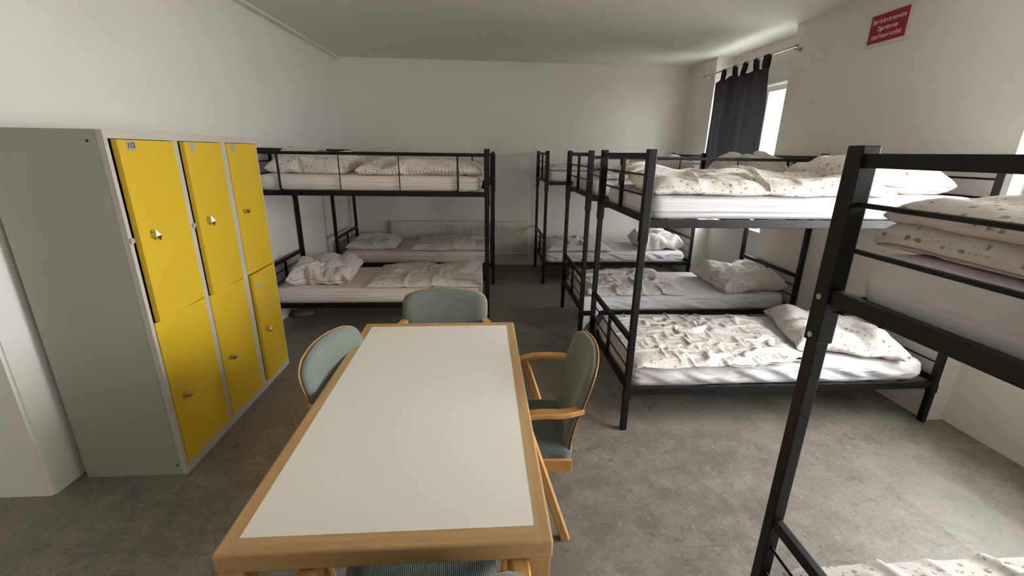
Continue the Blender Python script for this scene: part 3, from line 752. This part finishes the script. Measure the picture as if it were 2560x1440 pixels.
# ---------------------------------------------------------------- chairs
def back_mesh(y_off, th_, shrink=0.0, bulge=0.0):
    bm = BM(); NS, NTT = 20, 22; z0, z1 = 0.385, 0.890
    z0 += shrink*1.2; front, back = [], []
    for j in range(NTT+1):
        t = j/NTT; z = z0+(z1-shrink-z0)*t
        hw = 0.205+0.075*sm(0.60, 0.72, z) 
        if t > 0.80: 
            q = (t-0.80)/0.20; hw -= 0.075*(1-math.sqrt(max(0, 1-q**2.4)))
        if t < 0.06: hw -= 0.03*(1-t/0.06)
        hw -= shrink
        rf, rb = [], []
        for i in range(NS+1):
            s_ = -1+2*i/NS; x = s_*hw; zz = z - 0.018*s_*s_*sm(0.6, 1, t)
            y = -0.235 - 0.10*sm(0.42, 0.95, z)*1.0 + 0.60*x*x
            e = min(1, (1-abs(s_))*5, t*10+0.02, (1-t)*8+0.02); e = math.sin(max(0, e)*PI/2)
            rf.append(bm.verts.new((x, y+y_off+th_*0.5+ (th_*0.5+bulge)*e, zz))); rb.append(bm.verts.new((x, y+y_off, zz)))
        front.append(rf); back.append(rb)
    for j in range(NTT):
        for i in range(NS):
            bm.faces.new((front[j][i], front[j][i+1], front[j+1][i+1], front[j+1][i])); bm.faces.new((back[j][i+1], back[j][i], back[j+1][i], back[j+1][i+1]))
        bm.faces.new((back[j][0], front[j][0], front[j+1][0], back[j+1][0])); bm.faces.new((front[j][NS], back[j][NS], back[j+1][NS], front[j+1][NS]))
    for i in range(NS):
        bm.faces.new((front[0][i+1], front[0][i], back[0][i], back[0][i+1])); bm.faces.new((front[NTT][i], front[NTT][i+1], back[NTT][i+1], back[NTT][i]))
    return bm
def make_chair(label, loc, rz):
    t = thing('armchair', label, 'chair', loc, rz, 'beech armchairs around the table')
    bm = BM(); n = 16; g = {}
    for k in (0, 1):
        for i in range(n+1):
            for j in range(n+1):
                a, b = -1+2*i/n, -1+2*j/n
                e = min(1, (1-abs(a))*4, (1-abs(b))*4); e = math.sin(e*PI/2)
                x = a*(0.235+0.02*sm(-0.2, 1, b))*(1-0.04*b*b*abs(a)); y = 0.015+b*0.225+ (0.03*(1-a*a) if b > 0.9 else 0)
                g[k, i, j] = bm.verts.new((x, y, 0.405 if k == 0 else 0.435+0.030*e-0.008*(1-a*a)*(1-b*b)))
    for i in range(n):
        for j in range(n):
            bm.faces.new((g[1, i, j], g[1, i+1, j], g[1, i+1, j+1], g[1, i, j+1])); bm.faces.new((g[0, i, j], g[0, i, j+1], g[0, i+1, j+1], g[0, i+1, j]))
    for i in range(n):
        bm.faces.new((g[0, i, 0], g[0, i+1, 0], g[1, i+1, 0], g[1, i, 0])); bm.faces.new((g[0, i+1, n], g[0, i, n], g[1, i, n], g[1, i+1, n]))
        bm.faces.new((g[0, 0, i+1], g[0, 0, i], g[1, 0, i], g[1, 0, i+1])); bm.faces.new((g[0, n, i], g[0, n, i+1], g[1, n, i+1], g[1, n, i]))
    link('seat', bm, MT['rib'], t, True)['label'] = 'ribbed grey green seat cushion'
    bm = BM(); box(bm, (-0.245, -0.215, 0.350), (-0.222, 0.20, 0.412), 0.004); box(bm, (0.222, -0.215, 0.350), (0.245, 0.20, 0.412), 0.004)
    box(bm, (-0.222, 0.17, 0.355), (0.222, 0.192, 0.406), 0.004); box(bm, (-0.222, -0.21, 0.355), (0.222, -0.19, 0.406), 0.004); link('seat_frame', bm, MT['bent'], t)
    b_ = link('backrest', back_mesh(0.010, 0.028, 0.004, 0.010), MT['fab'], t, True); b_['label'] = 'padded grey green back'
    link('back_shell', back_mesh(0.0, 0.011), MT['veneer'], t, True)['label'] = 'thin beech plywood shell behind the pad'
    for s in (-1, 1):
        x = s*0.282
        arm = [(x-s*0.030, -0.250, 0.690), (x-s*0.008, -0.19, 0.685)] + bez((x, -0.14, 0.681), (x, -0.06, 0.684), (x, 0.0, 0.676), (x, 0.045, 0.645), 8)
        link('armrest', band(BM(), arm, 0.052, 0.026), MT['bent'], t)
        link('front_leg', band(BM(), [(x, 0.035, 0.658), (x, 0.055, 0.62), (x, 0.11, 0.46), (x, 0.235, 0.0)], 0.036, 0.026), MT['bentz'], t)
        link('rear_leg', band(BM(), [(x, 0.02, 0.655), (x, -0.01, 0.58), (x, -0.20, 0.0)], 0.034, 0.042), MT['bentz'], t)
        bm = BM(); tube(bm, [(s*0.24, -0.02, 0.38), (x, -0.02, 0.38)] , 0.011, 10); tube(bm, [(s*0.24, 0.11, 0.38), (x, 0.11, 0.38)], 0.011, 10); link('seat_dowel', bm, MT['bent'], t)
    return t
make_chair('beech armchair with grey green padding at the far end of the table', (-0.25, 2.475, 0), PI)
make_chair('beech armchair on the right side of the table near the bunk beds', (0.215, 1.90, 0), PI/2-0.10)
make_chair('beech armchair tucked in on the left side of the table facing right', (-0.47, 1.93, 0), -PI/2-0.16)
make_chair('beech armchair with a ribbed seat tucked under the near end of the table', (-0.195, 0.985, 0), 0.09)

# ---------------------------------------------------------------- curtain and rod
CX = 3.015; ZR = 2.775
rdo = thing('curtain_rod', 'thin silver curtain rod across the far window niche', 'curtain rod', (CX, 5.38, ZR))
link('rod', tube(BM(), [(0, -0.90, 0), (0, 0.90, 0)], 0.010, 12), MT['rod'], rdo)
for y in (-0.86, 0.84):
    bm = BM(); tube(bm, [(0, y, 0), (0.03, y, -0.02), (0.083, y, -0.02)], 0.007, 8); tube(bm, [(0.075, y, -0.02), (0.0845, y, -0.02)], 0.022, 12); link('bracket', bm, MT['rod'], rdo)
    bm = BM(); sg = 1 if y > 0 else -1; tube(bm, [(0, y+sg*0.04, 0), (0, y+sg*0.062, 0)], 0.016, 12); link('finial', bm, MT['rod'], rdo)
cu = thing('curtain', 'black tab top curtain half covering the far window', 'curtain', (CX, 5.38, ZR))
def cwave(y, z):
    t = (y-4.80)/(5.95-4.80); fade = sm(2.68, 2.2, z)
    return (0.055*math.sin(t*2*PI*3.6+0.5+0.8*math.sin(t*5))+0.022*math.sin(t*2*PI*8.3))*(0.25+0.75*fade) + 0.010*noise.noise(Vector((y*3, z*1.2, 0)))
bm = BM(); NY, NZ = 110, 40; gr = {}
for i in range(NY+1):
    for j in range(NZ+1):
        t = i/NY; y = 4.865+1.075*t; z0_, zt_ = 1.02, 2.685-0.03*abs(math.sin(t*PI*4.5))
        z = z0_+(zt_-z0_)*j/NZ
        yy = y + 0.02*(1-j/NZ)*math.sin(t*14)
        gr[i, j] = bm.verts.new((cwave(yy, z), yy-5.38, z-ZR))
for i in range(NY):
    for j in range(NZ): bm.faces.new((gr[i, j], gr[i+1, j], gr[i+1, j+1], gr[i, j+1]))
o = link('cloth_panel', bm, MT['curtain'], cu, True); md = o.modifiers.new('t', 'SOLIDIFY'); md.thickness = 0.003
for k, y in enumerate((4.905, 5.10, 5.30, 5.52, 5.76)):
    w_ = 0.032 if k else 0.05
    bm = BM(); prof = [(-0.016, 2.66), (-0.017, 2.72), (-0.014, ZR), (-0.006, ZR+0.012), (0.006, ZR+0.012), (0.014, ZR), (0.017, 2.72), (0.014, 2.66)]
    off = cwave(y, 2.65); pr = None
    for x, z in prof:
        o2 = off*sm(ZR-0.02, 2.66, z)
        a = bm.verts.new((x+o2, y-w_-5.38, z-ZR)); b = bm.verts.new((x+o2, y+w_-5.38, z-ZR))
        if pr: bm.faces.new((pr[0], a, b, pr[1]))
        pr = (a, b)
    o = link('tab', bm, MT['curtain'], cu); md = o.modifiers.new('t', 'SOLIDIFY'); md.thickness = 0.003

# ---------------------------------------------------------------- sign
sg = thing('sign', 'red sign with white lettering high on the right wall', 'sign', (XR-0.001, 3.55, 2.715))
bm = BM(); box(bm, (-0.007, -0.190, -0.120), (0.0, 0.183, 0.115), 0.002); link('board', bm, MT['signw'], sg)
bm = BM(); box(bm, (-0.0086, -0.162, -0.095), (-0.006, 0.162, 0.105)); link('red_field', bm, MT['signr'], sg)
for s, z, size, sx in (('Bitte keine brennenden', 0.055, 0.046, 0.66), ('Zigaretten aus', 0.003, 0.046, 0.66), ('dem Fenster werfen!', -0.052, 0.046, 0.66)):
    tx = textmesh(s, size, 0.0006, MT['signt'], 'lettering', None, 0.0012, sx)
    tx.data.transform(Matrix(((0, 0, -1, -0.0092), (-1, 0, 0, 0), (0, 1, 0, z), (0, 0, 0, 1)))); tx.parent = sg

# small bundle under the left bed
bm = BM(); bmesh.ops.create_uvsphere(bm, u_segments=20, v_segments=12, radius=1.0)
for v in bm.verts:
    p = v.co.copy(); k = 1+0.25*noise.noise(p*2.3); v.co = Vector((p.x*0.11*k, p.y*0.07*k, max(-0.035, p.z*0.045*k)+0.035))
o = link('cloth_bundle', bm, MT['bundle'], None, True, (-1.98, 4.62, 0)); tag(o, 'small grey bundle lying on the floor under the bed beside the lockers', 'bundle')
